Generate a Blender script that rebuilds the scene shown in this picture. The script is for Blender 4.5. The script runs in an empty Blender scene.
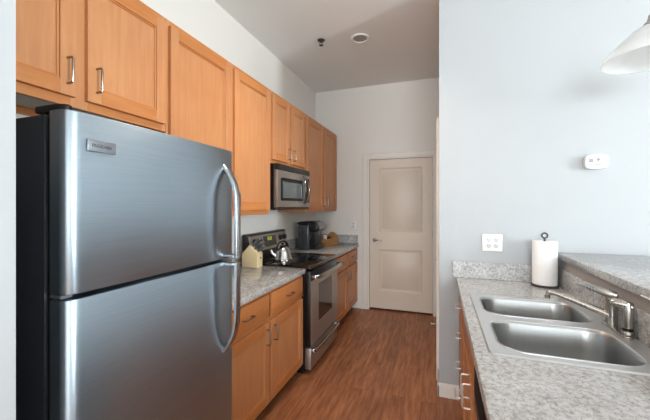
import bpy, bmesh, math, random
from mathutils import Vector, Matrix
random.seed(4)
PI = math.pi
S = bpy.context.scene
COL = S.collection

# ---------------------------------------------------------------- camera, world, light, exposure
cam_data = bpy.data.cameras.new('camera')
cam = bpy.data.objects.new('camera', cam_data)
COL.objects.link(cam)
cam.location = (0, 0, 1.41)
cam.rotation_euler = (PI/2, 0, 0.3401)
cam_data.sensor_width = 36
cam_data.lens = 323.85/650*36
cam_data.shift_y = -4.3/650
cam_data.clip_start = 0.02
S.camera = cam

world = bpy.data.worlds.new('sky')
S.world = world
world.use_nodes = True
world.node_tree.nodes['Background'].inputs[0].default_value = (0.80, 0.90, 1.0, 1)
world.node_tree.nodes['Background'].inputs[1].default_value = 2.0

def area(name, loc, rot, sx, sy, power, color):
    d = bpy.data.lights.new(name, 'AREA')
    d.shape = 'RECTANGLE'; d.size = sx; d.size_y = sy; d.energy = power; d.color = color
    o = bpy.data.objects.new(name, d); COL.objects.link(o)
    o.location = loc; o.rotation_euler = rot
    return o
# daylight from the side window; the farther-back and rear windows are added for fill
area('daylight_side_window', (6.93, -0.33, 1.65), (0, PI/2, 0), 2.2, 1.0, 300, (0.86, 0.95, 1.0))
area('added_fill_far_side', (6.93, -5.2, 1.65), (0, PI/2, 0), 2.2, 2.4, 110, (0.86, 0.95, 1.0))
area('added_fill_rear', (0.8, -8.93, 1.65), (PI/2, 0, 0), 4.4, 2.0, 470, (0.86, 0.95, 1.0))

# warm fill spot added above the aisle, out of view
def fill_lamp(x, y, power):
    d = bpy.data.lights.new('fill_lamp', 'SPOT'); d.spot_size = math.radians(120); d.spot_blend = 0.8; d.shadow_soft_size = 0.06; d.energy = power; d.color = (1.0, 0.84, 0.68)
    o = bpy.data.objects.new('fill_lamp', d); COL.objects.link(o); o.location = (x, y, 3.02)
fill_lamp(-0.55, 1.9, 60)
S.view_settings.view_transform = 'Standard'
S.view_settings.look = 'None'
S.view_settings.gamma = 1
S.view_settings.use_curve_mapping = False
S.view_settings.exposure = 0.30

# ---------------------------------------------------------------- materials
def lin(h):
    h = h.lstrip('#')
    out = []
    for i in (0, 2, 4):
        c = int(h[i:i+2], 16)/255
        out.append(c/12.92 if c <= 0.04045 else ((c+0.055)/1.055)**2.4)
    return (*out, 1)

class M:
    """small node-material builder"""
    def __init__(s, name):
        s.m = bpy.data.materials.new(name); s.m.use_nodes = True
        s.nt = s.m.node_tree; s.b = s.nt.nodes['Principled BSDF']
    def node(s, t, **kw):
        n = s.nt.nodes.new(t)
        for k, v in kw.items(): setattr(n, k, v)
        return n
    def link(s, a, b): s.nt.links.new(a, b)
    def pos(s, scale=(1, 1, 1), rot=(0, 0, 0)):
        g = s.node('ShaderNodeNewGeometry'); mp = s.node('ShaderNodeMapping')
        s.link(g.outputs['Position'], mp.inputs['Vector'])
        mp.inputs['Scale'].default_value = scale; mp.inputs['Rotation'].default_value = rot
        return mp.outputs[0]
    def noise(s, vec, scale, detail=4, rough=0.55):
        n = s.node('ShaderNodeTexNoise')
        n.inputs['Scale'].default_value = scale; n.inputs['Detail'].default_value = detail
        n.inputs['Roughness'].default_value = rough
        s.link(vec, n.inputs['Vector'])
        return n.outputs['Fac']
    def ramp(s, fac, stops):
        r = s.node('ShaderNodeValToRGB')
        el = r.color_ramp.elements
        while len(el) < len(stops): el.new(0.5)
        for e, (p, c) in zip(el, stops): e.position = p; e.color = c if len(c) == 4 else lin(c)
        s.link(fac, r.inputs['Fac'])
        return r.outputs['Color']
    def mix(s, fac, a, b, mode='MIX'):
        n = s.node('ShaderNodeMix', data_type='RGBA', blend_type=mode)
        for sock, v in ((n.inputs[0], fac), (n.inputs[6], a), (n.inputs[7], b)):
            if hasattr(v, 'is_output'): s.link(v, sock)
            else: sock.default_value = v
        return n.outputs[2]
    def bump(s, fac, strength, dist=0.002):
        n = s.node('ShaderNodeBump'); n.inputs['Strength'].default_value = strength; n.inputs['Distance'].default_value = dist
        s.link(fac, n.inputs['Height']); s.link(n.outputs[0], s.b.inputs['Normal'])
    def base(s, v):
        if hasattr(v, 'is_output'): s.link(v, s.b.inputs['Base Color'])
        else: s.b.inputs['Base Color'].default_value = v
    def set(s, **kw):
        for k, v in kw.items(): s.b.inputs[k.replace('_', ' ')].default_value = v
        return s

def plain(name, col, rough=0.5, metal=0.0, var=0.04, scale=6, **kw):
    m = M(name)
    c = lin(col)
    f = m.noise(m.pos(), scale, 3)
    lo = tuple(x*(1-var) for x in c[:3]) + (1,); hi = tuple(min(1, x*(1+var)) for x in c[:3]) + (1,)
    m.base(m.ramp(f, [(0.3, lo), (0.7, hi)]))
    m.set(Roughness=rough, Metallic=metal, **kw)
    return m.m

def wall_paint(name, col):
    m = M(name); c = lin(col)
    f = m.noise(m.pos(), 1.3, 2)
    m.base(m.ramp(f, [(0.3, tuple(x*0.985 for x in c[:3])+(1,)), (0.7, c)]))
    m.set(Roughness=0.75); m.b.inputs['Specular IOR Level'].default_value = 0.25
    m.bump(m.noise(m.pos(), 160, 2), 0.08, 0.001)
    return m.m

def maple(name, grain, tint=0.0, c1='#BC7C50', c2='#D49967', c3='#C98B5C'):
    m = M(name)
    sc = {'z': (14, 14, 1.1), 'y': (14, 1.1, 14), 'x': (1.1, 14, 14)}[grain]
    f = m.noise(m.pos(sc), 3.0, 6, 0.6)
    g = m.noise(m.pos(), 3.5, 3)
    a = m.ramp(f, [(0.25, c1), (0.55, c3), (0.8, c2)])
    b = m.mix(0.28, a, m.ramp(g, [(0.3, c1), (0.7, c2)]))
    oi = m.node('ShaderNodeObjectInfo')
    hv = m.node('ShaderNodeHueSaturation')
    mr = m.node('ShaderNodeMapRange'); mr.inputs['To Min'].default_value = 0.94; mr.inputs['To Max'].default_value = 1.05
    m.link(oi.outputs['Random'], mr.inputs['Value']); m.link(mr.outputs[0], hv.inputs['Value'])
    hv.inputs['Saturation'].default_value = 1.0 + tint
    m.link(b, hv.inputs['Color'])
    m.base(hv.outputs[0])
    m.set(Roughness=0.38)
    m.b.inputs['Specular IOR Level'].default_value = 0.4
    m.bump(f, 0.05, 0.001)
    return m.m

def steel(name, col='#B4B8BB', rough=0.28, axis='z', brush=0.05, aniso=0.0, metal=1.0):
    m = M(name); c = lin(col)
    sc = {'z': (220, 220, 2), 'y': (220, 2, 220), 'x': (2, 220, 220)}[axis]
    f = m.noise(m.pos(sc), 1.0, 3)
    m.base(m.ramp(f, [(0.3, tuple(x*0.92 for x in c[:3])+(1,)), (0.7, c)]))
    m.set(Metallic=metal, Roughness=rough)
    r = m.node('ShaderNodeMapRange'); r.inputs['To Min'].default_value = rough*0.85; r.inputs['To Max'].default_value = rough*1.2
    m.link(f, r.inputs['Value']); m.link(r.outputs[0], m.b.inputs['Roughness'])
    if brush: m.bump(f, brush, 0.0006)
    if aniso:
        tg = m.node('ShaderNodeTangent', direction_type='RADIAL', axis='Z'); m.link(tg.outputs[0], m.b.inputs['Tangent'])
        m.set(Anisotropic=aniso); m.b.inputs['Anisotropic Rotation'].default_value = 0.25
    return m.m

def laminate():
    m = M('laminate_counter')
    p = m.pos()
    a = m.ramp(m.noise(p, 55, 9, 0.72), [(0.34, '#6C6864'), (0.44, '#9A9896'), (0.52, '#BFC0C0'), (0.66, '#DCDEE0')])
    big = m.ramp(m.noise(p, 9, 3, 0.6), [(0.35, '#A19D99'), (0.62, '#C8C9CA')])
    b = m.mix(0.40, a, big)
    sp = m.ramp(m.noise(p, 120, 4, 0.7), [(0.36, (1, 1, 1, 1)), (0.43, (0, 0, 0, 1))])
    b = m.mix(m.mix(1.0, sp, (0.75, 0.75, 0.75, 1), 'MULTIPLY'), b, lin('#57524E'))
    m.base(b)
    m.set(Roughness=0.13)
    return m.m

def plank_floor():
    m = M('plank_floor')
    br = m.node('ShaderNodeTexBrick')
    m.link(m.pos((1, 1, 1), (0, 0, PI/2)), br.inputs['Vector'])
    br.offset = 0.37; br.offset_frequency = 2
    br.inputs['Scale'].default_value = 1.0
    br.inputs['Brick Width'].default_value = 1.22; br.inputs['Row Height'].default_value = 0.125
    br.inputs['Mortar Size'].default_value = 0.0012; br.inputs['Bias'].default_value = 0.0
    br.inputs['Color1'].default_value = (0.15, 0.15, 0.15, 1); br.inputs['Color2'].default_value = (0.85, 0.85, 0.85, 1)
    br.inputs['Mortar'].default_value = (0, 0, 0, 1)
    # grain shifted plank by plank
    g = m.node('ShaderNodeNewGeometry'); ad = m.node('ShaderNodeVectorMath', operation='MULTIPLY_ADD')
    m.link(br.outputs['Color'], ad.inputs[0]); ad.inputs[1].default_value = (3.1, 7.7, 0); m.link(g.outputs['Position'], ad.inputs[2])
    mp = m.node('ShaderNodeMapping'); m.link(ad.outputs[0], mp.inputs[0]); mp.inputs['Scale'].default_value = (17, 1.7, 1)
    f = m.noise(mp.outputs[0], 1.9, 8, 0.66)
    wood = m.ramp(f, [(0.28, '#74452C'), (0.48, '#A06744'), (0.62, '#B57B55'), (0.80, '#C9916C')])
    plank = m.ramp(br.outputs['Color'], [(0.1, (0.84, 0.82, 0.81, 1)), (0.9, (1.12, 1.10, 1.08, 1))])
    c = m.mix(1.0, wood, plank, 'MULTIPLY')
    c = m.mix(m.ramp(br.outputs['Fac'], [(0.0, (0, 0, 0, 1)), (1.0, (0.6, 0.6, 0.6, 1))]), c, lin('#5A3C2C'))
    m.base(c); m.set(Roughness=0.42)
    m.bump(f, 0.06, 0.001)
    return m.m

def emitter(name, col, strength):
    m = M(name); m.base(lin(col)); m.b.inputs['Emission Color'].default_value = lin(col); m.b.inputs['Emission Strength'].default_value = strength
    return m.m

def glossy_glass(name, col, rough=0.06):
    m = M(name); c = lin(col)
    f = m.noise(m.pos(), 3, 2)
    m.base(m.ramp(f, [(0.3, c), (0.7, tuple(x*1.15 for x in c[:3])+(1,))]))
    m.set(Roughness=rough); m.b.inputs['Coat Weight'].default_value = 0.4; m.b.inputs['Coat Roughness'].default_value = 0.03
    return m.m

MAT = dict(
    wall=wall_paint('wall_paint', '#E8E4DE'), wall_dimmed=wall_paint('dimmed_wall_paint', '#B2B6B9'), ceiling=wall_paint('ceiling_paint', '#F2F0EE'),  # second wall paint is the same white, darkened to offset strong light
    trim=plain('trim_paint', '#E6E0D8', 0.4, var=0.01), door=plain('door_paint', '#DCCDBD', 0.42, var=0.012),
    floor=plank_floor(), counter=laminate(),
    wood=maple('maple_vertical', 'z'), rail=maple('maple_rail', 'y', 0.05, '#B87549', '#CF905E', '#C48354'),
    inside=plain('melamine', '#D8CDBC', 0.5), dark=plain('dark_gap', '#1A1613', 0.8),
    steel=steel('brushed_steel', '#A7B6C2', 0.33, 'y', 0.0, 0.75), steel_h=steel('handle_steel', '#B9BDC0', 0.2, 'z', 0.02),
    steel_o=steel('oven_steel', '#B2ABA5', 0.36, 'y', 0.0, 0.5, 0.8),
    sink=steel('sink_steel', '#C8C9CA', 0.30, 'x', 0.0, 0.0, 0.65), bowl=steel('bowl_steel', '#ABADAD', 0.34, 'z', 0.0, 0.5), kettle_steel=steel('kettle_steel', '#C4C6C8', 0.22, 'z', 0.0), nickel=steel('brushed_nickel', '#B7B2AB', 0.26, 'z', 0.02),
    chrome=steel('chrome', '#D5D7D9', 0.08, 'z', 0.0),
    bronze=steel('pull_nickel', '#9A9188', 0.28, 'z', 0.0),
    fridge_black=plain('fridge_side', '#23272D', 0.45, var=0.1, scale=60), black=plain('black_plastic', '#131315', 0.35, var=0.1),
    satin=plain('satin_pull', '#D6D2CC', 0.35, 0.45, var=0.02), matte=plain('matte_black', '#15161A', 0.6, var=0.1), gloss=glossy_glass('black_glass', '#0B0C0E'), window=glossy_glass('oven_glass', '#16191C', 0.08),
    mwglass=glossy_glass('door_glass', '#596162', 0.3),
    offwhite=plain('outlet_face', '#C9CBCC', 0.4, var=0.01), white=plain('white_plastic', '#F0EFEC', 0.35, var=0.01), paper=plain('paper', '#F4F3F1', 0.9, var=0.015, scale=20),
    block=plain('pale_wood', '#E8D3A8', 0.5, var=0.06, scale=12), basket=plain('basket_wood', '#BE8A55', 0.55, var=0.12, scale=25),
    grey=plain('grey_mark', '#8E9094', 0.5), handle_grey=plain('knife_handle', '#66696C', 0.3, 0.5), darkgrey=plain('dark_grey', '#3A3B3E', 0.45),
    silver=plain('silver_plastic', '#8C9096', 0.3, 0.7), smoke=glossy_glass('reservoir_plastic', '#3E4347', 0.15),
    lcd=emitter('lcd_digits', '#B9D040', 0.7), lamp_off=plain('lamp_diffuser', '#A7A39E', 0.6),
    coffee_box=plain('cocoa_brown', '#4B2C1E', 0.6), cream=plain('cream_packet', '#EFE6DC', 0.6),
)
m = M('opal_glass')
oc = m.ramp(m.noise(m.pos(), 8, 2), [(0.3, '#F3F4F4'), (0.7, '#FAFBFB')])
m.base(oc); m.set(Roughness=0.25)
tl = m.node('ShaderNodeBsdfTranslucent'); m.link(oc, tl.inputs['Color'])
mx = m.node('ShaderNodeMixShader'); mx.inputs[0].default_value = 0.65
m.link(m.b.outputs[0], mx.inputs[1]); m.link(tl.outputs[0], mx.inputs[2])
m.link(mx.outputs[0], m.nt.nodes['Material Output'].inputs['Surface'])
MAT['opal'] = m.m
MAT['matte'].node_tree.nodes['Principled BSDF'].inputs['Specular IOR Level'].default_value = 0.15
MAT['pony'] = plain('grey_brown_paint', '#A8A09B', 0.6)
MAT['carpet'] = plain('bounce_carpet', '#CFCAC2', 0.95, var=0.05, scale=120)

# ---------------------------------------------------------------- mesh helpers (all shapes in world coordinates)
class B:
    def __init__(s): s.bm = bmesh.new(); s.mats = []
    def _mi(s, mat):
        if mat not in s.mats: s.mats.append(mat)
        return s.mats.index(mat)
    def _tag(s, faces, mat):
        i = s._mi(mat)
        for f in faces: f.material_index = i; f.smooth = True
    def box(s, x0, x1, y0, y1, z0, z1, mat, bev=0.0, seg=2):
        b = bmesh.new()
        v = [b.verts.new((x, y, z)) for z in (z0, z1) for y in (y0, y1) for x in (x0, x1)]
        for q in ((0, 2, 3, 1), (4, 5, 7, 6), (0, 1, 5, 4), (2, 6, 7, 3), (0, 4, 6, 2), (1, 3, 7, 5)): b.faces.new([v[i] for i in q])
        if bev: bmesh.ops.bevel(b, geom=b.edges[:], offset=bev, segments=seg, affect='EDGES', profile=0.5)
        return s.add(b, mat)
    def add(s, b, mat, mw=None):
        if mw is not None: bmesh.ops.transform(b, matrix=mw, verts=b.verts[:])
        bmesh.ops.recalc_face_normals(b, faces=b.faces[:])
        me = bpy.data.meshes.new('tmp'); b.to_mesh(me); b.free()
        n = len(s.bm.faces); s.bm.from_mesh(me); bpy.data.meshes.remove(me)
        s.bm.faces.ensure_lookup_table(); s._tag(s.bm.faces[n:], mat)
        return s
    def prism(s, poly, axis, a0, a1, mat, bev=0.0, seg=2):
        """polygon in the two other axes (in xyz order), extruded along axis from a0 to a1"""
        def P(p, a):
            return {'z': (p[0], p[1], a), 'y': (p[0], a, p[1]), 'x': (a, p[0], p[1])}[axis]
        b = bmesh.new()
        lo = [b.verts.new(P(p, a0)) for p in poly]; hi = [b.verts.new(P(p, a1)) for p in poly]
        n = len(poly)
        b.faces.new(lo[::-1]); b.faces.new(hi)
        for i in range(n): b.faces.new((lo[i], lo[(i+1) % n], hi[(i+1) % n], hi[i]))
        bmesh.ops.recalc_face_normals(b, faces=b.faces[:])
        if bev:
            caps = [e for e in b.edges if any(len(f.verts) == n for f in e.link_faces)] if n > 4 else b.edges[:]
            bmesh.ops.bevel(b, geom=caps, offset=bev, segments=seg, affect='EDGES', profile=0.5)
        return s.add(b, mat)
    def lathe(s, prof, c, mat, axis='z', n=32, cap=True):
        """profile of (radius, height) turned about an axis through c"""
        b = bmesh.new(); rings = []
        for r, h in prof:
            rings.append([b.verts.new((r*math.cos(2*PI*i/n), r*math.sin(2*PI*i/n), h)) for i in range(n)] if r > 1e-6 else [b.verts.new((0, 0, h))])
        for A, C in zip(rings, rings[1:]):
            for i in range(n):
                j = (i+1) % n
                if len(A) == 1 and len(C) == 1: continue
                if len(A) == 1: b.faces.new((A[0], C[i], C[j]))
                elif len(C) == 1: b.faces.new((A[i], A[j], C[0]))
                else: b.faces.new((A[i], A[j], C[j], C[i]))
        if cap:
            for R, fl in ((rings[0], 1), (rings[-1], 0)):
                if len(R) > 1: b.faces.new(R[::-1] if fl else R)
        rot = {'z': Matrix(), 'x': Matrix.Rotation(PI/2, 4, 'Y'), 'y': Matrix.Rotation(-PI/2, 4, 'X')}[axis] if isinstance(axis, str) else Vector((0, 0, 1)).rotation_difference(Vector(axis)).to_matrix().to_4x4()
        return s.add(b, mat, Matrix.Translation(c) @ rot)
    def tube(s, pts, r, mat, n=10, sub=0, flat=None, up=(0, 0, 1)):
        """round (or flat=(w,h) superelliptic) tube through points; r number or list"""
        pts = [Vector(p) for p in pts]
        rr = list(r) if isinstance(r, (list, tuple)) else [r]*len(pts)
        if sub:
            q, q2 = [], []
            for i in range(len(pts)-1):
                p0 = pts[max(i-1, 0)]; p1 = pts[i]; p2 = pts[i+1]; p3 = pts[min(i+2, len(pts)-1)]
                for k in range(sub):
                    t = k/sub
                    q.append(0.5*((2*p1)+(-p0+p2)*t+(2*p0-5*p1+4*p2-p3)*t*t+(-p0+3*p1-3*p2+p3)*t**3)); q2.append(rr[i]*(1-t)+rr[i+1]*t)
            pts, rr = q+[pts[-1]], q2+[rr[-1]]
        b = bmesh.new(); rings = []
        N = None
        for i, p in enumerate(pts):
            T = (pts[min(i+1, len(pts)-1)]-pts[max(i-1, 0)]).normalized()
            if N is None:
                N = Vector(up)-T*T.dot(Vector(up))
                if N.length < 1e-3: N = T.orthogonal()
            else: N = N-T*T.dot(N)
            N.normalize(); Q = T.cross(N)
            ring = []
            for k in range(n):
                a = 2*PI*k/n; ca, sa = math.cos(a), math.sin(a)
                if flat:
                    e = 0.45
                    ca = math.copysign(abs(ca)**e, ca); sa = math.copysign(abs(sa)**e, sa)
                    ring.append(b.verts.new(p+N*ca*flat[0]*rr[i]+Q*sa*flat[1]*rr[i]))
                else: ring.append(b.verts.new(p+(N*ca+Q*sa)*rr[i]))
            rings.append(ring)
        for A, C in zip(rings, rings[1:]):
            for k in range(n): b.faces.new((A[k], A[(k+1) % n], C[(k+1) % n], C[k]))
        b.faces.new(rings[0][::-1]); b.faces.new(rings[-1])
        return s.add(b, mat)

def root_of(o):
    while o.parent: o = o.parent
    return o

def base_of(o):
    p = Vector((0, 0, 0))
    while o is not None: p = p + o.location; o = o.parent
    return p

def obj(name, b, parent=None, origin=None, angle=35):
    """link what a builder holds as ONE mesh object"""
    me = bpy.data.meshes.new(name)
    b.bm.to_mesh(me); b.bm.free()
    for mt in b.mats: me.materials.append(MAT[mt] if isinstance(mt, str) else mt)
    o = bpy.data.objects.new(name, me); COL.objects.link(o)
    if parent is not None:
        o.parent = parent; off = base_of(parent)
    else:
        off = Vector(origin) if origin is not None else Vector((0, 0, 0)); o.location = off
    me.transform(Matrix.Translation(-off))
    me.set_sharp_from_angle(angle=math.radians(angle))
    return o

def thing(name, label, cat, loc, group=None):
    o = bpy.data.objects.new(name, None); COL.objects.link(o)
    o.empty_display_size = 0.05
    o.location = loc; o['label'] = label; o['category'] = cat
    if group: o['group'] = group
    return o

def tag(o, label, cat, group=None):
    o['label'] = label; o['category'] = cat
    if group: o['group'] = group
    return o

def struct(o, label, cat):
    o['kind'] = 'structure'; o['label'] = label; o['category'] = cat
    return o

def B1(*a, **k): return B().box(*a, **k)

# ---------------------------------------------------------------- key planes
XL, YB, ZC = -1.686, 4.356, 3.038           # left wall, back wall, ceiling
XP, YP = -0.003, 2.549                       # corner of the projecting white wall
XR, YF = 7.0, -9.0                           # living area, right and rear walls
CT = 0.888                                   # left worktop height

# ---------------------------------------------------------------- structure
struct(obj('floor', B1(XL-.15, XR+.15, YF-.15, YB+.15, -.1, 0, 'floor')), 'brown wood plank floor running towards the closed door', 'floor')
struct(obj('ceiling', B1(XL-.15, XR+.15, YF-.15, YB+.15, ZC, ZC+.1, 'ceiling')), 'plain white ceiling above the kitchen', 'ceiling')
struct(obj('wall_left', B1(XL-.15, XL, YF-.15, YB+.15, 0, ZC, 'wall')), 'white wall behind the long run of wooden cabinets', 'wall')
DX0, DX1, DH = -0.922, -0.061, 2.055
w = B1(XL, DX0, YB, YB+.12, 0, ZC, 'wall'); w.box(DX1, XP+.12, YB, YB+.12, 0, ZC, 'wall'); w.box(DX0, DX1, YB, YB+.12, DH, ZC, 'wall'); w.box(DX0, DX1, YB+.115, YB+.12, 0, DH, 'dark')  # dark sheet behind the leaf, added to stop light leaking through gaps
struct(obj('wall_back', w), 'off-white end wall holding the closed panelled door', 'wall')
SY0, SY1 = 2.84, 3.66                        # doorway in the side of the projecting wall
w = B1(XP, XP+.12, YP+.12, SY0, 0, ZC, 'wall'); w.box(XP, XP+.12, SY1, YB, 0, ZC, 'wall'); w.box(XP, XP+.12, SY0, SY1, DH, ZC, 'wall'); w.box(XP+.115, XP+.12, SY0, SY1, 0, DH, 'dark')  # unseen dark sheet added behind the side door to block light
struct(obj('wall_inner', w), 'side of the white projecting wall facing the kitchen aisle', 'wall')
struct(obj('wall_front', B1(XP, XR+.15, YP, YP+.12, 0, ZC, 'wall_dimmed')), 'broad white wall above the sink with outlet and small white detector', 'wall')
struct(obj('wall_near', B1(XL, -.83, .28, .42, 0, ZC, 'wall_dimmed')), 'pale end of the short wall at the refrigerator side', 'wall')
# unseen living area; far-side and rear window openings are added for fill light
w = B1(XR, XR+.15, .19, YP, 0, ZC, 'wall'); w.box(XR, XR+.15, -4.0, -.85, 0, ZC, 'wall'); w.box(XR, XR+.15, YF, -6.4, 0, ZC, 'wall')
for a, c in ((-.85, .19), (-6.4, -4.0)): w.box(XR, XR+.15, a, c, 0, .5, 'wall'); w.box(XR, XR+.15, a, c, 2.78, ZC, 'wall')
struct(obj('wall_right', w), 'white living area wall with a tall window and an added one', 'wall')
w = B1(XL, -1.45, YF-.15, YF, 0, ZC, 'wall'); w.box(3.05, XR, YF-.15, YF, 0, ZC, 'wall'); w.box(-1.45, 3.05, YF-.15, YF, 0, .6, 'wall'); w.box(-1.45, 3.05, YF-.15, YF, 2.7, ZC, 'wall')
struct(obj('wall_rear', w), 'white living area wall with an added wide window', 'wall')
for nm, a, c in (('window_1', -.85, .19), ('added_window_2', -6.4, -4.0)):  # the second frame belongs to the window added for fill
    f = B()
    for y in (a, c-.06): f.box(XR+.05, XR+.10, y, y+.06, .5, 2.78, 'trim')
    for z in (.5, 1.6, 2.72): f.box(XR+.05, XR+.10, a, c, z, z+.06, 'trim')
    struct(obj(nm, f), 'unseen tall white window frame in the living area', 'window')
f = B()
for x in (-1.45, .03, 1.51, 2.99): f.box(x, x+.06, YF-.10, YF-.05, .6, 2.7, 'trim')
for z in (.6, 2.64): f.box(-1.45, 3.05, YF-.10, YF-.05, z, z+.06, 'trim')
struct(obj('added_window_3', f), 'unseen wide white window frame added for fill light', 'window')
struct(obj('floor_bounce_carpet', B1(1.0, XR-.002, YF+.002, YP-.03, .0005, .012, 'carpet')), 'pale carpet added in the unseen living area to bounce light', 'floor')  # unseen surface added to bounce light up to the ceiling

# baseboards
def board(name, x0, x1, y0, y1, label):
    b = B1(x0, x1, y0, y1, 0, .085, 'trim', .002, 1)
    ins = .004
    xx0, xx1, yy0, yy1 = x0, x1, y0, y1
    b.box(x0+(ins if x1-x0 < .05 else 0), x1-(ins if x1-x0 < .05 else 0), y0+(ins if y1-y0 < .05 else 0), y1, .085, .1, 'trim', .002, 1)
    struct(obj(name, b), label, 'baseboard')
board('baseboard_end', XP-.013, .135, YP-.015, YP-.0005, 'white baseboard at the foot of the projecting wall')
board('baseboard_inner', XP-.014, XP-.0005, YP-.015, SY0-.085, 'white baseboard along the side of the projecting wall')
board('baseboard_far', XP-.014, XP-.0005, SY1+.085, YB-.02, 'white baseboard beyond the side doorway')
board('baseboard_back', -1.03, DX0-.08, YB-.014, YB-.0005, 'short white baseboard beside the end cabinet and door')

# door with casing: built facing -Y, then turned for the side doorway
def panel_door(name, casing_name, xa, xb, y, place=None, hinge_right=True, label='', clabel=''):
    """opening xa..xb in the plane Y=y; returns casing and door"""
    cw = .072
    c = B()
    for (x0, x1, z0, z1) in ((xa-cw, xa, 0, DH+cw), (xb, xb+cw-.013, 0, DH+cw), (xa, xb, DH, DH+cw)):
        c.box(x0, x1, y-.016, y-.0005, z0, z1, 'trim', .003, 1)
    for (x0, x1, z0, z1) in ((xa-cw, xa-cw+.02, 0, DH+cw), (xa-cw, xb+cw-.013, DH+cw-.02, DH+cw)):
        c.box(x0, x1, y-.022, y-.012, z0, z1, 'trim', .003, 1)
    for (x0, x1, z0, z1) in ((xa, xa+.018, 0, DH), (xb-.018, xb, 0, DH), (xa+.018, xb-.018, DH-.018, DH)):
        c.box(x0, x1, y-.0005, y+.11, z0, z1, 'trim')
    yd = y+.03
    d = B()
    x0, x1, z0, z1 = xa+.021, xb-.021, .022, DH-.021
    W = x1-x0
    st = .13
    rows = [(.262, .822), (1.055, z1-.115)]
    d.box(x0, x1, yd+.012, yd+.036, z0, z1, 'door')
    d.box(x0, x0+st, yd, yd+.012, z0, z1, 'door'); d.box(x1-st, x1, yd, yd+.012, z0, z1, 'door')
    zz = [z0, rows[0][0], rows[0][1], rows[1][0], rows[1][1], z1]
    for k in (0, 2, 4): d.box(x0+st, x1-st, yd, yd+.012, zz[k], zz[k+1], 'door')
    for (a, bb) in rows:
        # sticking: sloped moulding around each panel, and the raised field
        px0, px1 = x0+st, x1-st
        d.prism([(px0, yd), (px0+.022, yd+.012), (px0, yd+.012)], 'z', a, bb, 'door')
        d.prism([(px1, yd), (px1, yd+.012), (px1-.022, yd+.012)], 'z', a, bb, 'door')
        d.prism([(yd, bb), (yd+.012, bb), (yd+.012, bb-.022)], 'x', px0, px1, 'door')
        d.prism([(yd, a), (yd+.012, a+.022), (yd+.012, a)], 'x', px0, px1, 'door')
        d.box(px0+.04, px1-.04, yd+.004, yd+.014, a+.04, bb-.04, 'door', .004, 2)
    # lever
    lx = x0+.065; s = 1
    l = B(); l.lathe([(.026, 0), (.026, .006), (.020, .011), (.011, .013), (.011, .045)], (lx, yd, .945), 'nickel', (0, -1, 0), 20)
    l.tube([(lx, yd-.047, .945), (lx+s*.03, yd-.052, .945), (lx+s*.075, yd-.052, .941), (lx+s*.105, yd-.045, .938)], [.010, .010, .009, .008], 'nickel', 10, 4)
    rest = []
    k = B()
    for z in (.25, 1.04, 1.83): k.lathe([(.006, -.045), (.006, .045)], (x1+.004, yd-.003, z), 'nickel', 'z', 8)
    for bb in (c, d, l, k):
        if place is not None: bmesh.ops.transform(bb.bm, matrix=place, verts=bb.bm.verts[:])
    co = struct(obj(casing_name, c), clabel, 'door casing')
    do = struct(obj(name, d), label, 'door')
    obj('door_lever', l, do); obj('hinge', k, do)
    return co, do
panel_door('door_1', 'trim_1', DX0, DX1, YB, None, True, 'closed beige two-panel door at the end of the kitchen', 'cream casing around the door at the end of the kitchen')
# side doorway: local (x, y) -> world: facing -X
pl = Matrix(((0, 1, 0, XP), (1, 0, 0, 0), (0, 0, 1, 0), (0, 0, 0, 1)))
panel_door('door_2', 'trim_2', SY0, SY1, 0.0, pl, True, 'side door seen edge on, only its lever showing past the white wall', 'casing of the side doorway seen edge on')

# ---------------------------------------------------------------- cabinets
def wire_pull(c, vertical, L=.098, proj=.032, mat='bronze', side=1):
    """bar pull on a face looking to +X (side=1) or -X"""
    x, y, z = c
    h = L/2; k = .009
    pp = [(0, -h), (proj-k, -h), (proj-.002, -h+.002), (proj, -h+k), (proj, h-k), (proj-.002, h-.002), (proj-k, h), (0, h)]
    pts = [(x+side*a, y, z+b) if vertical else (x+side*a, y+b, z) for a, b in pp]
    return B().tube(pts, .0045, mat, 8, up=(0, 1, 0) if vertical else (0, 0, 1))

def shaker(name, x, y0, y1, z0, z1, parent, side=1, stile=.058):
    """frame-and-panel door whose front face is the plane X=x"""
    b = B()
    def bx(d0, d1, ya, yb, za, zb, mat, bev=.0015):
        xa, xb = x-side*d0, x-side*d1
        b.box(min(xa, xb), max(xa, xb), ya, yb, za, zb, mat, bev, 1)
    t = .02
    bx(0, t, y0, y0+stile, z0, z1, 'wood'); bx(0, t, y1-stile, y1, z0, z1, 'wood')
    bx(0, t, y0+stile, y1-stile, z0, z0+stile, 'rail'); bx(0, t, y0+stile, y1-stile, z1-stile, z1, 'rail')
    bx(.010, t-.002, y0+stile-.004, y1-stile+.004, z0+stile-.004, z1-stile+.004, 'wood', 0)
    # beaded inner edge of the frame
    e = .009
    for ya, yb, za, zb, mt in ((y0+stile, y0+stile+e, z0+stile, z1-stile, 'wood'), (y1-stile-e, y1-stile, z0+stile, z1-stile, 'wood'),
                               (y0+stile+e, y1-stile-e, z0+stile, z0+stile+e, 'rail'), (y0+stile+e, y1-stile-e, z1-stile-e, z1-stile, 'rail')):
        bx(.0045, .011, ya, yb, za, zb, mt, .002)
    return obj(name, b, parent)

def slab_front(name, x, y0, y1, z0, z1, parent, side=1):
    b = B()
    xa, xb = x, x-side*.02
    b.box(min(xa, xb), max(xa, xb), y0, y1, z0, z1, 'rail', .005, 2)
    return obj(name, b, parent)

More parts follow.
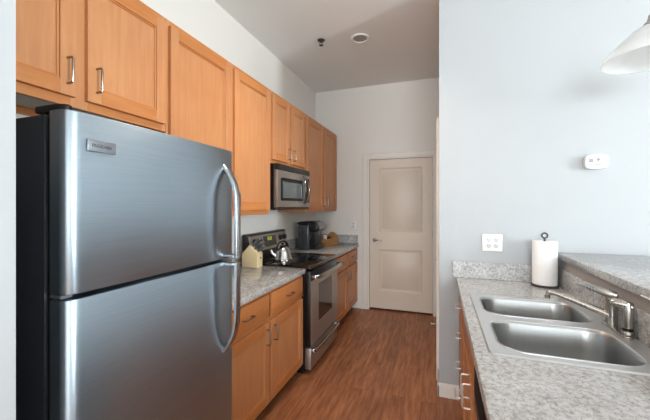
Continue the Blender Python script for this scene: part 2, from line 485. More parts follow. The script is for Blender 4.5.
XU, XUD = -1.368, -1.348
def wall_cabinet(label, y0, y1, z0, z1, doors, hz, group='wall cabinets along the left wall'):
    t = thing('wall_cabinet', label, 'cabinet', ((XL+XU)/2, (y0+y1)/2, z0), group)
    y0 += .0008; y1 -= .0008
    b = B()
    b.box(XL+.001, XU-.02, y0, y0+.018, z0, z1, 'wood'); b.box(XL+.001, XU-.02, y1-.018, y1, z0, z1, 'wood')
    b.box(XL+.001, XU-.02, y0+.018, y1-.018, z0+.03, z1, 'inside')
    b.box(XL+.001, XL+.02, y0+.018, y1-.018, z0, z0+.03, 'rail')
    obj('cabinet_body', b, t)
    f = B()
    edges = [y0]+[e for d in doors for e in (d[0]+.012, d[1]-.012)]+[y1]
    for k in range(0, len(edges), 2): f.box(XU-.02, XU, edges[k], edges[k+1], z0, z1, 'wood', .001, 1)
    for k in range(1, len(edges)-1, 2):
        f.box(XU-.02, XU, edges[k], edges[k+1], z0, z0+.047, 'rail', .001, 1); f.box(XU-.02, XU, edges[k], edges[k+1], z1-.047, z1, 'rail', .001, 1)
    obj('face_frame', f, t)
    for (a, c, hy) in doors:
        d = shaker('door', XUD, a, c, z0+.036, z1-.032, t)
        obj('handle', wire_pull((XUD, hy, hz), True), d)
    return t
wall_cabinet('maple wall cabinet above the refrigerator with two nickel pulls showing', .43, 1.335, 1.80, 2.404,
             [(.475, .876, .843), (.92, 1.32, .956)], 1.93)
wall_cabinet('tall two-door maple wall cabinet between the refrigerator cabinet and the microwave', 1.335, 2.44, 1.338, 2.404,
             [(1.352, 1.878, 1.845), (1.925, 2.424, 1.943)], 1.45)
wall_cabinet('short two-door maple wall cabinet directly above the microwave', 2.44, 3.206, 1.775, 2.404,
             [(2.474, 2.803, 2.772), (2.848, 3.177, 2.880)], 1.895)
wall_cabinet('farthest two-door maple wall cabinet in the corner above the coffee maker', 3.206, YB-.002, 1.338, 2.404,
             [(3.238, 3.752, 3.72), (3.812, 4.295, 3.845)], 1.45)

XB, XBD = -1.081, -1.061
def base_cabinet(label, y0, y1, units, group='maple base cabinets along the left wall'):
    t = thing('base_cabinet', label, 'cabinet', ((XL+XB)/2, (y0+y1)/2, 0), group)
    b = B()
    b.box(XL+.001, XB-.02, y0, y1, .1, .846, 'wood')
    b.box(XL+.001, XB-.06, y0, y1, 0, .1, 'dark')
    obj('cabinet_body', b, t)
    f = B()
    f.box(XB-.02, XB, y0, y1, .08, .846, 'wood', .001, 1)
    obj('face_frame', f, t)
    for (a, c, hy) in units:
        d = slab_front('drawer', XBD, a, c, .667, .826, t)
        obj('handle', wire_pull((XBD, (a+c)/2, .752), False), d)
        d = shaker('door', XBD, a, c, .108, .642, t)
        obj('handle', wire_pull((XBD, hy, .552), True), d)
    return t
base_cabinet('maple base cabinet with two drawers and two doors between refrigerator and range', 1.342, 2.476,
             [(1.365, 1.898, 1.862), (1.927, 2.456, 1.958)])
base_cabinet('far maple base cabinet between the range and the end wall', 3.24, YB-.002,
             [(3.265, 3.802, 3.765), (3.845, 4.330, 3.88)])

# worktops on the left
def left_top(label, y0, y1, back=False):
    t = thing('countertop', label, 'countertop', (-1.37, (y0+y1)/2, .847), 'grey speckled laminate countertops')
    t_ = B1(XL+.001, -1.049, y0, y1, .8475, CT, 'counter', .005, 2)
    obj('worktop', t_, t)
    s = B1(XL+.0008, XL+.02, y0, y1, CT+.0005, CT+.118, 'counter', .002, 1)
    tag(obj('backsplash', s, None, (XL+.01, (y0+y1)/2, CT)), 'low speckled backsplash on the left wall '+('behind the coffee maker and basket' if back else 'behind the knife block'), 'backsplash', 'speckled laminate backsplashes')
    if back:
        s = B1(XL+.0205, -1.06, y1-.02, y1, CT+.0005, CT+.118, 'counter', .002, 1)
        tag(obj('backsplash', s, None, (-1.37, y1-.01, CT)), 'low speckled backsplash on the end wall below the small outlet', 'backsplash', 'speckled laminate backsplashes')
left_top('grey speckled countertop beside the refrigerator carrying the knife block', 1.342, 2.482)
left_top('grey speckled countertop at the far corner carrying the coffee maker', 3.236, YB-.001, True)

# ---------------------------------------------------------------- refrigerator
def refrigerator():
    t = thing('refrigerator', 'large stainless steel top-freezer refrigerator with black side', 'refrigerator', (-1.3, .95, 0))
    y0, y1 = .575, 1.325
    b = B(); b.box(-1.66, -1.02, y0+.004, y1-.004, .03, 1.662, 'fridge_black', .006, 2)
    b.box(-1.60, -1.02, y0+.03, y1-.03, 0, .03, 'black')
    obj('cabinet_body', b, t)
    g = B(); g.box(-1.02, -.990, y0+.012, y1-.012, .10, 1.655, 'black')
    obj('gasket', g, t)
    k = B1(-1.02, -.97, y0+.02, y1-.02, .02, .095, 'black', .004, 2)
    obj('toe_grille', k, t)
    # plan outline of a door: rounded front corners and a very slight bow
    def outline():
        p = [(-.990, y0), (-.955, y0)]
        R = .038
        for i in range(0, 11):
            a = PI/2*i/10
            p.append((-.955+.028*math.sin(a), y0+.045*(1-math.cos(a))))
        n = 16
        for i in range(1, n):
            s = i/n; yy = y0+.045+(y1-y0-.09)*s
            p.append((-.927+.007*math.sin(PI*s)**.8, yy))
        for i in range(10, -1, -1):
            a = PI/2*i/10
            p.append((-.955+.028*math.sin(a), y1-.045*(1-math.cos(a))))
        p += [(-.955, y1), (-.990, y1)]
        q = []
        for v in p:
            if not q or (abs(v[0]-q[-1][0])+abs(v[1]-q[-1][1])) > 1e-5: q.append(v)
        return q
    for nm, z0, z1 in (('freezer_door', 1.170, 1.668), ('fresh_food_door', .105, 1.156)):
        d = obj(nm, B().prism(outline(), 'z', z0, z1, 'steel', .004, 2), t, angle=28)
        h = B()
        if nm == 'freezer_door': zz = [1.592, 1.575, 1.545, 1.500, 1.44, 1.35, 1.25, 1.172]
        else: zz = [.745, .762, .795, .842, .90, .98, 1.08, 1.154]
        xx = [-.930, -.915, -.893, -.873, -.863, -.861, -.861, -.861]
        yh = [1.247]*8
        h.tube([(x, y, z) for x, y, z in zip(xx, yh, zz)], 1, 'steel_h', 16, 4, flat=(.008, .017), up=(1, 0, 0))
        ze = zz[-1]
        sg = 1 if nm == 'freezer_door' else -1
        h.box(-.930, -.855, 1.231, 1.263, min(ze, ze+sg*.016), max(ze, ze+sg*.016), 'steel_h', .003, 2)
        obj('handle', h, d)
        if nm == 'freezer_door':
            bd = B1(-.9262, -.9215, .628, .712, 1.563, 1.597, 'silver', .0015, 2)
            bo = obj('badge', bd, d)
            cu = bpy.data.curves.new('badge_lettering', 'FONT'); cu.body = 'FRIGIDAIRE'; cu.size = .0125; cu.extrude = .0006; cu.align_x = 'CENTER'; cu.align_y = 'CENTER'
            cu.materials.append(MAT['handle_grey'])
            tmp = bpy.data.objects.new('tmp', cu); me = bpy.data.meshes.new_from_object(tmp); bpy.data.objects.remove(tmp)
            to = bpy.data.objects.new('badge_lettering', me); COL.objects.link(to); to.parent = bo
            to.location = Vector((-.9211, .670, 1.580))-base_of(bo); to.rotation_euler = (PI/2, 0, PI/2)
            to.scale = (.95, 1.1, 1)
    hc = B(); hc.prism([(-1.075, .588), (-.985, .588), (-.968, .596), (-.962, .606), (-.968, .618), (-.99, .626), (-1.075, .632)], 'z', 1.669, 1.690, 'black', .004, 2)
    obj('hinge_cover', hc, t)
    hm = B(); hm.box(-1.0, -.955, .580, .612, 1.158, 1.1685, 'silver', .002, 1)
    obj('center_hinge', hm, t)
refrigerator()

# ---------------------------------------------------------------- range
def cooking_range():
    y0, y1 = 2.487, 3.231
    t = thing('range', 'stainless and black electric range with smooth glass cooktop', 'range', (-1.3, (y0+y1)/2, 0))
    b = B1(-1.665, -1.06, y0, y1, .03, .872, 'black', .003, 1); b.box(-1.6, -1.08, y0+.02, y1-.02, 0, .03, 'black')
    obj('oven_body', b, t)
    c = B(); c.box(-1.62, -1.005, y0-.001, y1+.001, .872, .903, 'gloss', .010, 3)
    co = obj('cooktop', c, t)
    for (x, y, r) in ((-1.40, 2.70, .075), (-1.40, 3.03, .10), (-1.17, 2.70, .10), (-1.17, 3.03, .075)):
        q = B(); q.lathe([(r-.003, 0), (r, 0), (r, .0004), (r-.003, .0004), (r-.003, 0)], (x, y, .9031), 'darkgrey', 'z', 40, False)
        obj('burner_ring', q, co)
    # backguard: leaning stainless console on a black riser
    g = B(); g.prism([(-1.665, .903), (-1.60, .903), (-1.585, .975), (-1.612, 1.150), (-1.665, 1.150)], 'y', y0, y1, 'black', .004, 1)
    bo = obj('backguard', g, t)
    def onface(s, d):   # s: 0 bottom .. 1 top of the console face, d: lift off it
        return (-1.5835-.0272*s+d*.99, .983+.160*s+d*.15)
    def plate(y_0, y_1, s0, s1, d0, d1, mat, bev=.0012):
        a, bq, cq, e = onface(s0, d0), onface(s0, d1), onface(s1, d1), onface(s1, d0)
        return B().prism([a, bq, cq, e], 'y', y_0, y_1, mat, bev, 1)
    po = obj('control_panel', plate(y0+.008, y1-.008, .02, .93, 0, .005, 'steel_o'), bo)
    obj('display', plate(2.735, 2.985, .17, .80, .0045, .007, 'gloss'), bo)
    L = B()
    for yy in (2.815, 2.835, 2.862, 2.882):
        for (s0, s1, dy0, dy1) in ((.62, .65, 0, .012), (.71, .74, 0, .012), (.54, .57, 0, .012), (.57, .62, 0, .003), (.65, .71, .009, .012)):
            p = plate(yy+dy0, yy+dy1, s0, s1, .0068, .0078, 'lcd', 0)
            me = bpy.data.meshes.new('tmp'); p.bm.to_mesh(me); p.bm.free()
            n = len(L.bm.faces); L.bm.from_mesh(me); bpy.data.meshes.remove(me)
            L.bm.faces.ensure_lookup_table(); L._tag(L.bm.faces[n:], 'lcd')
    obj('clock_digits', L, bo)
    for r_ in range(3):
        for k in range(6):
            obj('key', plate(2.75+k*.038, 2.766+k*.038, .20+r_*.09, .245+r_*.09, .0068, .0076, 'darkgrey', 0), bo)
    for yy in (2.575, 2.660, 3.075, 3.165):
        cx, cz = onface(.58, .004)
        k = B(); k.lathe([(.030, 0), (.030, .004), (.023, .006), (.021, .024), (.018, .027), (0, .027)], (cx, yy, cz), 'black', (.99, 0, .15), 20)
        k.box(cx+.026, cx+.034, yy-.005, yy+.005, cz-.014, cz+.024, 'black', .002, 1)
        obj('knob', k, bo)
    # oven door
    d = B()
    d.box(-1.06, -1.010, y0+.004, y1-.004, .235, .862, 'black', .004, 2)
    do = obj('oven_door', d, t)
    p = B()
    X0, X1 = -1.0105, -1.004
    p.box(X0, X1, y0+.010, 2.672, .238, .778, 'steel_o', .002, 1); p.box(X0, X1, 3.055, y1-.006, .238, .778, 'steel_o', .002, 1)
    p.box(X0, X1, 2.672, 3.055, .238, .395, 'steel_o', .002, 1); p.box(X0, X1, 2.672, 3.055, .725, .778, 'steel_o', .002, 1)
    obj('door_trim', p, do)
    obj('oven_window', B1(-1.0108, -1.0065, 2.672, 3.055, .395, .725, 'window', .001, 1), do)
    h = B(); h.tube([(-1.006, y0+.035, .812), (-.965, y0+.04, .816), (-.945, y0+.10, .818), (-.940, (y0+y1)/2, .818), (-.945, y1-.10, .818), (-.965, y1-.04, .816), (-1.006, y1-.035, .812)], 1, 'steel_h', 14, 5, flat=(.017, .009), up=(0, 0, 1))
    obj('handle', h, do)
    dr = B1(-1.06, -1.008, y0+.004, y1-.004, .045, .222, 'steel_o', .004, 2)
    ro = obj('storage_drawer', dr, t)
    h = B(); h.tube([(-1.010, y0+.03, .192), (-.985, y0+.035, .199), (-.972, y0+.09, .202), (-.968, (y0+y1)/2, .202), (-.972, y1-.09, .202), (-.985, y1-.035, .199), (-1.010, y1-.03, .192)], 1, 'steel_h', 14, 5, flat=(.015, .008), up=(0, 0, 1))
    obj('handle', h, ro)
cooking_range()

# ---------------------------------------------------------------- over-the-range microwave
def microwave():
    y0, y1, z0, z1 = 2.462, 3.192, 1.385, 1.7742
    t = thing('microwave', 'stainless over-the-range microwave with black bow handle', 'microwave', (-1.5, (y0+y1)/2, z0))
    obj('housing', B1(XL+.002, -1.33, y0, y1, z0, z1, 'black', .003, 1), t)
    g = B1(-1.33, -1.300, y0, y1, 1.722, z1, 'black', .004, 2)
    for k in range(5): g.box(-1.301, -1.298, y0+.03, y1-.03, 1.729+k*.0085, 1.7325+k*.0085, 'darkgrey')
    obj('vent_grille', g, t)
    ys = 3.035
    d = B1(-1.33, -1.296, y0, ys, z0+.012, 1.720, 'steel_o', .006, 2)
    do = obj('door', d, t)
    w_ = B1(-1.297, -1.2935, y0+.055, ys-.045, 1.455, 1.655, 'black', .012, 3)
    obj('window_border', w_, do)
    obj('window_glass', B1(-1.2938, -1.2925, y0+.085, ys-.085, 1.48, 1.625, 'mwglass', .006, 2), do)
    yh = ys-.020; N = 18
    def bow(t): return -1.288+.034*math.sin(PI*t)**.8
    hb = B(); bm = bmesh.new(); rows = []
    for k in range(N+1):
        t_ = k/N; zc = 1.425+.285*t_; hw = .006+.038*math.sin(PI*t_); xx = bow(t_)
        rows.append([bm.verts.new(q) for q in ((xx, yh-hw, zc), (xx+.006, yh-hw*.6, zc), (xx+.008, yh, zc), (xx+.006, yh+hw*.6, zc), (xx, yh+hw, zc), (xx-.010, yh+hw*.8, zc), (xx-.010, yh-hw*.8, zc))])
    for A, C in zip(rows, rows[1:]):
        for k in range(7): bm.faces.new((A[k], A[(k+1) % 7], C[(k+1) % 7], C[k]))
    bm.faces.new(rows[0][::-1]); bm.faces.new(rows[-1])
    hb.add(bm, 'black')
    for zc in (1.435, 1.700): hb.box(-1.297, -1.284, yh-.008, yh+.008, zc-.006, zc+.006, 'black')
    ho = obj('handle', hb, do)
    for s in (-1, 1):
        q = B(); q.tube([(bow(k/N)+.001, yh+s*(.006+.038*math.sin(PI*k/N)), 1.425+.285*k/N) for k in range(N+1)], .0032, 'chrome', 8)
        obj('handle_trim', q, ho)
    p = B1(-1.33, -1.297, ys+.002, y1, z0+.012, 1.720, 'steel_o', .005, 2)
    po = obj('control_panel', p, t)
    k = B1(-1.2975, -1.2955, ys+.02, y1-.015, 1.44, 1.69, 'gloss', .001, 1)
    obj('keypad', k, po)
    obj('base_plate', B1(-1.66, -1.31, y0+.004, y1-.004, z0-.012, z0+.012, 'black', .003, 1), t)
microwave()

# ---------------------------------------------------------------- things on the left worktops
def knife_block():
    t = thing('knife_block', 'pale wooden knife block with slanted knives beside the range', 'knife block', (-1.51, 2.41, CT))
    poly = [(-1.585, CT), (-1.440, CT), (-1.436, 1.005), (-1.513, 1.078), (-1.588, 1.000)]
    b = B().prism(poly, 'y', 2.362, 2.452, 'block', .003, 2)
    b.lathe([(.008, 0), (.008, .003), (0, .003)], (-1.4385, 2.42, .965), 'dark', (1, 0, 0), 12)
    obj('block', b, t)
    dv = Vector((.70, 0, .72)).normalized(); ac = Vector((.077, 0, -.080)).normalized()
    o0 = Vector((-1.513, 0, 1.078))
    for k, (s, y, L, r) in enumerate(((.020, 2.385, .100, .011), (.020, 2.425, .095, .011), (.052, 2.383, .088, .010), (.052, 2.408, .086, .010), (.052, 2.432, .085, .010), (.084, 2.395, .075, .009), (.084, 2.425, .075, .009))):
        p = o0+ac*s; p = Vector((p.x, y, p.z))
        h = B(); h.tube([p-dv*.02, p+dv*.012], 1, 'steel_h', 10, flat=(r*.8, r*.45), up=(0, 1, 0))
        h.tube([p+dv*.011, p+dv*(L*.3), p+dv*(L*.7)-ac*.002, p+dv*L+ac*.004], [1, 1.05, 1, 1.1], 'handle_grey', 10, 3, flat=(r*.62, r), up=(0, 1, 0))
        h.tube([p+dv*(L*.985)+ac*.004, p+dv*(L*1.03)+ac*.005], 1, 'steel_h', 10, flat=(r*.7, r*1.1), up=(0, 1, 0))
        tag(obj('kitchen_knife', h, None, p), ['long grey-handled knife at the near top of the wooden block', 'long grey-handled knife behind the first, top row of the block',
            'near knife in the middle row of the wooden block', 'middle knife in the middle row of the wooden block', 'far knife in the middle row of the wooden block',
            'near short knife in the lowest row of the wooden block', 'far short knife in the lowest row of the wooden block'][k], 'knife', 'knives in the pale block')
knife_block()

def kettle():
    cx, cy, z = -1.395, 2.742, .9037
    t = thing('kettle', 'shiny stainless steel kettle on the rear burner', 'kettle', (cx, cy, z))
    b = B(); b.lathe([(0, 0), (.070, 0), (.088, .004), (.092, .012), (.088, .022), (.078, .045), (.072, .075), (.062, .102), (.045, .122), (.030, .130), (0, .132)], (cx, cy, z), 'kettle_steel', 'z', 36)
    obj('body', b, t)
    obj('base_rim', B().lathe([(.090, 0), (.104, .002), (.104, .009), (.090, .012)], (cx, cy, z+.001), 'steel_h', 'z', 36), t)
    l = B(); l.lathe([(.030, 0), (.030, .004), (.008, .007), (.008, .014), (.014, .018), (.014, .028), (0, .033)], (cx, cy, z+.129), 'black', 'z', 20)
    obj('lid', l, t)
    h = B(); h.tube([(cx+.02, cy+.062, z+.095), (cx+.02, cy+.068, z+.125), (cx+.012, cy+.045, z+.160), (cx, cy, z+.174), (cx-.012, cy-.045, z+.160), (cx-.02, cy-.068, z+.125), (cx-.02, cy-.062, z+.095)], 1, 'black', 12, 5, flat=(.006, .011))
    obj('handle', h, t)
    s = B(); s.tube([(cx-.045, cy-.050, z+.035), (cx-.070, cy-.072, z+.065), (cx-.078, cy-.080, z+.100)], [.032, .025, .016], 'kettle_steel', 14, 4)
    obj('spout', s, t)
kettle()

def coffee_maker():
    # faces the aisle (+X)
    x0, x1, y0, y1, z = -1.585, -1.335, 3.56, 3.79, CT
    t = thing('coffee_maker', 'black single-serve coffee maker with dark grey water tank', 'coffee maker', ((x0+x1)/2, (y0+y1)/2, z))
    obj('base', B1(x0, -1.36, y0+.02, y1, z, z+.03, 'black', .006, 2), t)
    obj('drip_tray', B().prism([(-1.43, y0+.03), (-1.345, y0+.03), (-1.33, y0+.06), (-1.33, y1-.05), (-1.345, y1-.02), (-1.43, y1-.02)], 'z', z+.029, z+.048, 'darkgrey', .003, 1), t)
    obj('rear_column', B1(x0, -1.385, y0+.025, y1, z+.03, z+.325, 'black', .012, 3), t)
    tk = B(); tk.box(x0+.005, -1.445, y0-.055, y0+.024, z+.004, z+.300, 'smoke', .014, 3)
    for k in range(3): tk.box(x0+.03+k*.035, x0+.036+k*.035, y0-.058, y0-.053, z+.03, z+.28, 'smoke', .002, 1)
    to = obj('water_tank', tk, t)
    obj('tank_lid', B1(x0-.004, -1.440, y0-.06, y0+.027, z+.300, z+.322, 'black', .006, 2), to)
    hd = B().prism([(-1.50, z+.215), (-1.365, z+.215), (-1.338, z+.235), (-1.334, z+.28), (-1.355, z+.320), (-1.43, z+.336), (-1.58, z+.330), (-1.58, z+.215)], 'y', y0-.03, y1+.002, 'black', .008, 2)
    ho = obj('brew_head', hd, t)
    ln = B(); ln.prism([(-1.385, z+.328), (-1.355, z+.330), (-1.322, z+.285), (-1.318, z+.245), (-1.330, z+.245), (-1.334, z+.280)], 'y', y0-.01, y1-.015, 'silver', .003, 1)
    obj('lift_handle', ln, ho)
    for k in range(3): obj('brew_button', B().lathe([(.008, 0), (.008, .004), (0, .004)], (-1.352, y0+.045+.04*k, z+.225), 'grey', (.7, 0, -.7), 10), ho)
coffee_maker()

def basket():
    # local: x across (0 = aisle side, negative = wall side), y along; then turned and placed
    z = CT; L_, W_ = .305, .185
    mw = Matrix.Translation((-1.388, 3.955, 0)) @ Matrix.Rotation(-math.radians(15), 4, 'Z')
    def put(b):
        bmesh.ops.transform(b.bm, matrix=mw, verts=b.bm.verts[:]); return b
    t = thing('wooden_basket', 'honey wood basket with arched end behind the coffee maker', 'basket', mw @ Vector((-W_/2, L_/2, z)))
    b = B1(-W_, 0, 0, L_, z, z+.008, 'basket')
    for k in range(3):
        za = z+.004+k*.027
        b.box(-.008, 0, 0, L_, za, za+.0245, 'basket', .002, 1); b.box(-W_, -W_+.008, 0, L_, za, za+.0245, 'basket', .002, 1)
    obj('tray', put(b), t)
    for y, hi in ((0, .092), (L_-.012, .160)):
        p = [(-W_, z), (0, z), (0, z+.085)]
        for i in range(1, 12): p.append((-W_*i/12, z+.085+(hi-.085)*math.sin(PI*i/12)**.7))
        p.append((-W_, z+.085))
        obj('end_panel', put(B().prism(p, 'y', y, y+.012, 'basket', .002, 1)), t)
    def loose(name, b, org, label, cat): tag(obj(name, put(b), None, mw @ Vector(org)), label, cat)
    loose('tea_box', B1(-.085, -.012, .016, .085, z+.0085, z+.0495, 'basket', .004, 1), (-.05, .05, z+.009), 'low tan box under the cream-coloured cup in the basket', 'box')
    loose('creamer_cup', B().lathe([(0, 0), (.020, 0), (.026, .080), (.027, .084), (0, .084)], (-.045, .05, z+.050), 'cream', 'z', 18), (-.045, .05, z+.05), 'cream-coloured cup standing at the near end of the wooden basket', 'cup')
    loose('cocoa_packet', B1(-.075, -.02, .10, .150, z+.0085, z+.112, 'coffee_box', .004, 1), (-.05, .125, z+.009), 'dark brown packet standing inside the wooden basket', 'packet')
basket()

# ---------------------------------------------------------------- right side: sink run, raised bar
CR = .891
X0, X1 = .115, .7245
def right_side():
    # drawer bank next to the white wall, sink base, dishwasher (all face -X)
    XF, XD = .150, .130
    t = thing('base_cabinet', 'maple cabinet with four drawers next to the white wall', 'cabinet', (.42, 2.32, 0), 'maple base cabinets under the sink run')
    y0, y1 = 2.100, YP-.017
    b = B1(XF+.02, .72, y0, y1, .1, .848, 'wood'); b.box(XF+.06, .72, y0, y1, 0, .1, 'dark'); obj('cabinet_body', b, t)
    obj('face_frame', B1(XF, XF+.02, y0, y1, .08, .848, 'wood', .001, 1), t)
    for z0, z1, zh in ((.667, .832, .745), (.475, .650, .55), (.285, .460, .355), (.095, .270, .165)):
        d = slab_front('drawer', XD, y0+.018, y1-.025, z0, z1, t, -1)
        obj('handle', wire_pull((XD, 2.315, zh), False, mat='satin', side=-1), d)
    t = thing('base_cabinet', 'maple cabinet below the sink with two vertical pulls', 'cabinet', (.42, 1.69, 0), 'maple base cabinets under the sink run')
    y0, y1 = 1.284, 2.098
    b = B()
    b.box(XF+.02, .72, y0, y0+.018, .1, .848, 'wood'); b.box(XF+.02, .72, y1-.018, y1, .1, .848, 'wood'); b.box(XF+.02, .72, y0+.018, y1-.018, .1, .118, 'inside')
    b.box(.705, .72, y0+.018, y1-.018, .118, .848, 'inside'); b.box(XF+.06, .72, y0, y1, 0, .1, 'dark')
    obj('cabinet_body', b, t)
    f = B()
    for ya, yb in ((y0, y0+.035), (1.625, 1.66), (y1-.035, y1)): f.box(XF, XF+.02, ya, yb, .08, .848, 'wood', .001, 1)
    for za, zb in ((.08, .125), (.635, .68), (.80, .848)): f.box(XF, XF+.019, y0+.035, y1-.035, za, zb, 'rail', .001, 1)
    obj('face_frame', f, t)
    obj('false_front', B1(XD, XF, y0+.018, y1-.018, .667, .832, 'rail', .005, 2), t)
    for ya, yb, hy in ((y0+.018, 1.635, 1.598), (1.652, y1-.018, 1.69)):
        d = shaker('door', XD, ya, yb, .108, .642, t, -1)
        obj('handle', wire_pull((XD, hy, .545), True, side=-1, L=.11, mat='satin'), d)
    t = thing('dishwasher', 'black dishwasher front under the sink counter edge', 'dishwasher', (.42, .97, 0))
    obj('tub', B1(.16, .70, .674, 1.279, .06, .845, 'black'), t)
    obj('door', B1(.128, .16, .676, 1.277, .11, .700, 'matte', .004, 2), t)
    p = obj('control_panel', B1(.117, .16, .676, 1.277, .705, .838, 'matte', .005, 2), t)
    obj('handle', B1(.1155, .1175, .70, 1.25, .712, .745, 'darkgrey', .0008, 1), p)
    obj('toe_kick', B1(.19, .22, .676, 1.277, 0, .105, 'black'), t)
    t = thing('base_cabinet', 'maple end cabinet on the near side of the dishwasher', 'cabinet', (.42, .44, 0), 'maple base cabinets under the sink run')
    y0, y1 = .22, .670
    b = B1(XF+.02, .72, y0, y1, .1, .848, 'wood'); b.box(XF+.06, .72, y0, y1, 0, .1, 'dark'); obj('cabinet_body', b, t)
    obj('face_frame', B1(XF, XF+.02, y0, y1, .08, .848, 'wood', .001, 1), t)
    d = slab_front('drawer', XD, y0+.018, y1-.018, .667, .832, t, -1); obj('handle', wire_pull((XD, .44, .75), False, side=-1), d)
    d = shaker('door', XD, y0+.018, y1-.018, .108, .642, t, -1); obj('handle', wire_pull((XD, .60, .545), True, side=-1), d)
    # worktop with a cut-out
    t = thing('countertop', 'grey speckled countertop holding the double sink', 'countertop', (.42, 1.4, .849), 'grey speckled laminate countertops')
    hx0, hx1, hy0, hy1 = .190, .660, 1.280, 2.065
    ya, yb = .20, YP-.0006
    bm = bmesh.new()
    xs = [X0, hx0, hx1, X1]; ys = [ya, hy0, hy1, yb]
    vt = {}
    for zi, z in ((0, .849), (1, CR)):
        for i, x in enumerate(xs):
            for j, y in enumerate(ys): vt[(i, j, zi)] = bm.verts.new((x, y, z))
    for i in range(3):
        for j in range(3):
            if i == 1 and j == 1: continue
            bm.faces.new([vt[k] for k in ((i, j, 1), (i+1, j, 1), (i+1, j+1, 1), (i, j+1, 1))])
            bm.faces.new([vt[k] for k in ((i, j, 0), (i, j+1, 0), (i+1, j+1, 0), (i+1, j, 0))])
    def wallq(a, c): bm.faces.new([vt[(*a, 0)], vt[(*c, 0)], vt[(*c, 1)], vt[(*a, 1)]])
    for i in range(3): wallq((i, 0), (i+1, 0)); wallq((i+1, 3), (i, 3))
    for j in range(3): wallq((3, j), (3, j+1)); wallq((0, j+1), (0, j))
    wallq((1, 1), (1, 2)); wallq((1, 2), (2, 2)); wallq((2, 2), (2, 1)); wallq((2, 1), (1, 1))
    bmesh.ops.recalc_face_normals(bm, faces=bm.faces[:])
    ed = [e for e in bm.edges if abs(e.verts[0].co.x-X0) < 1e-5 and abs(e.verts[1].co.x-X0) < 1e-5 and e.verts[0].co.z == e.verts[1].co.z]
    bmesh.ops.bevel(bm, geom=ed, offset=.006, segments=2, affect='EDGES', profile=.5)
    obj('worktop', B().add(bm, 'counter'), t)
    s = B1(X0-.028, X1-.001, YP-.0205, YP-.0006, CR+.0005, CR+.118, 'counter', .002, 1)
    tag(obj('backsplash', s, None, (.42, YP-.01, CR)), 'low speckled backsplash on the white wall below the double outlet', 'backsplash', 'speckled laminate backsplashes')
    s = B1(X1+.0005, X1+.018, ya, YP-.0006, CR-.04, CR+.118, 'counter', .002, 1)
    tag(obj('backsplash', s, None, (X1+.009, 1.4, CR-.04)), 'long speckled backsplash behind the faucet under the raised bar', 'backsplash', 'speckled laminate backsplashes')
    # pony wall and raised bar
    struct(obj('wall_bar', B1(X1+.0185, X1+.15, ya, YP-.0005, 0, 1.060, 'pony')), 'low wall carrying the raised bar top', 'wall')
    t = thing('bar_counter', 'raised pale speckled bar top on the low wall behind the sink', 'bar top', (1.0, 1.4, 1.06))
    obj('slab', B1(X1, 1.32, ya-.02, YP-.0008, 1.0605, 1.102, 'counter', .005, 2), t)
right_side()

def sink():
    t = thing('double_sink', 'stainless steel double-bowl sink set in the countertop', 'sink', (.44, 1.67, CR))
    zr = CR+.0005
    def rrect(x0, x1, y0, y1, r, n=6):
        out = []
        for cx, cy, a0 in ((x1-r, y1-r, 0), (x0+r, y1-r, 90), (x0+r, y0+r, 180), (x1-r, y0+r, 270)):
            for i in range(n+1):
                a = math.radians(a0+90*i/n); out.append((cx+r*math.cos(a), cy+r*math.sin(a)))
        return out
    bowls = [(.210, .642, 1.298, 1.632), (.210, .642, 1.708, 2.034)]
    # deck with two holes: triangulated from its outlines
    bm = bmesh.new()
    loops = [rrect(.168, .714, 1.262, 2.086, .02)] + [rrect(*q, .085) for q in bowls]
    eds = []
    for lp in loops:
        vs = [bm.verts.new((x, y, zr+.005)) for x, y in lp]
        eds += [bm.edges.new((vs[i], vs[(i+1) % len(vs)])) for i in range(len(vs))]
    bmesh.ops.triangle_fill(bm, use_beauty=True, use_dissolve=False, edges=eds)
    d = B().add(bm, 'sink')
    for f in d.bm.faces:
        if f.normal.z < 0: f.normal_flip()
    # outer lip down to the counter and a raised bead
    o = rrect(.168, .714, 1.262, 2.086, .02); o2 = rrect(.163, .719, 1.257, 2.091, .024)
    bm = bmesh.new()
    a = [bm.verts.new((x, y, zr+.005)) for x, y in o]; c = [bm.verts.new((x, y, zr)) for x, y in o2]
    for i in range(len(a)): bm.faces.new((a[i], a[(i+1) % len(a)], c[(i+1) % len(a)], c[i]))
    d.add(bm, 'sink')
    obj('deck', d, t, angle=50)
    for (x0, x1, y0, y1) in bowls:
        bm = bmesh.new(); rings = []
        for ins, z, r in ((0, .005, .085), (.003, .001, .083), (.006, -.006, .080), (.010, -.08, .078), (.016, -.135, .074), (.028, -.160, .066), (.055, -.172, .05), (.10, -.175, .03)):
            rings.append([bm.verts.new((x, y, zr+z)) for x, y in rrect(x0+ins, x1-ins, y0+ins, y1-ins, r)])
        for A, C in zip(rings, rings[1:]):
            n = len(A)
            for i in range(n): bm.faces.new((A[i], C[i], C[(i+1) % n], A[(i+1) % n]))
        bm.faces.new(rings[-1])
        b = B().add(bm, 'bowl')
        # raised rolled edge round the bowl
        p = [(x, y, zr+.0055) for x, y in rrect(x0-.004, x1+.004, y0-.004, y1+.004, .088)]
        b.tube(p+[p[0]], .003, 'sink', 6)
        bo = obj('bowl', b, t, angle=60)
        dr = B().lathe([(0, 0), (.035, 0), (.042, .003), (.045, .004), (.045, .001)], ((x0+x1)/2, (y0+y1)/2, zr-.1752), 'chrome', 'z', 24, False)
        obj('drain', dr, bo)
sink()

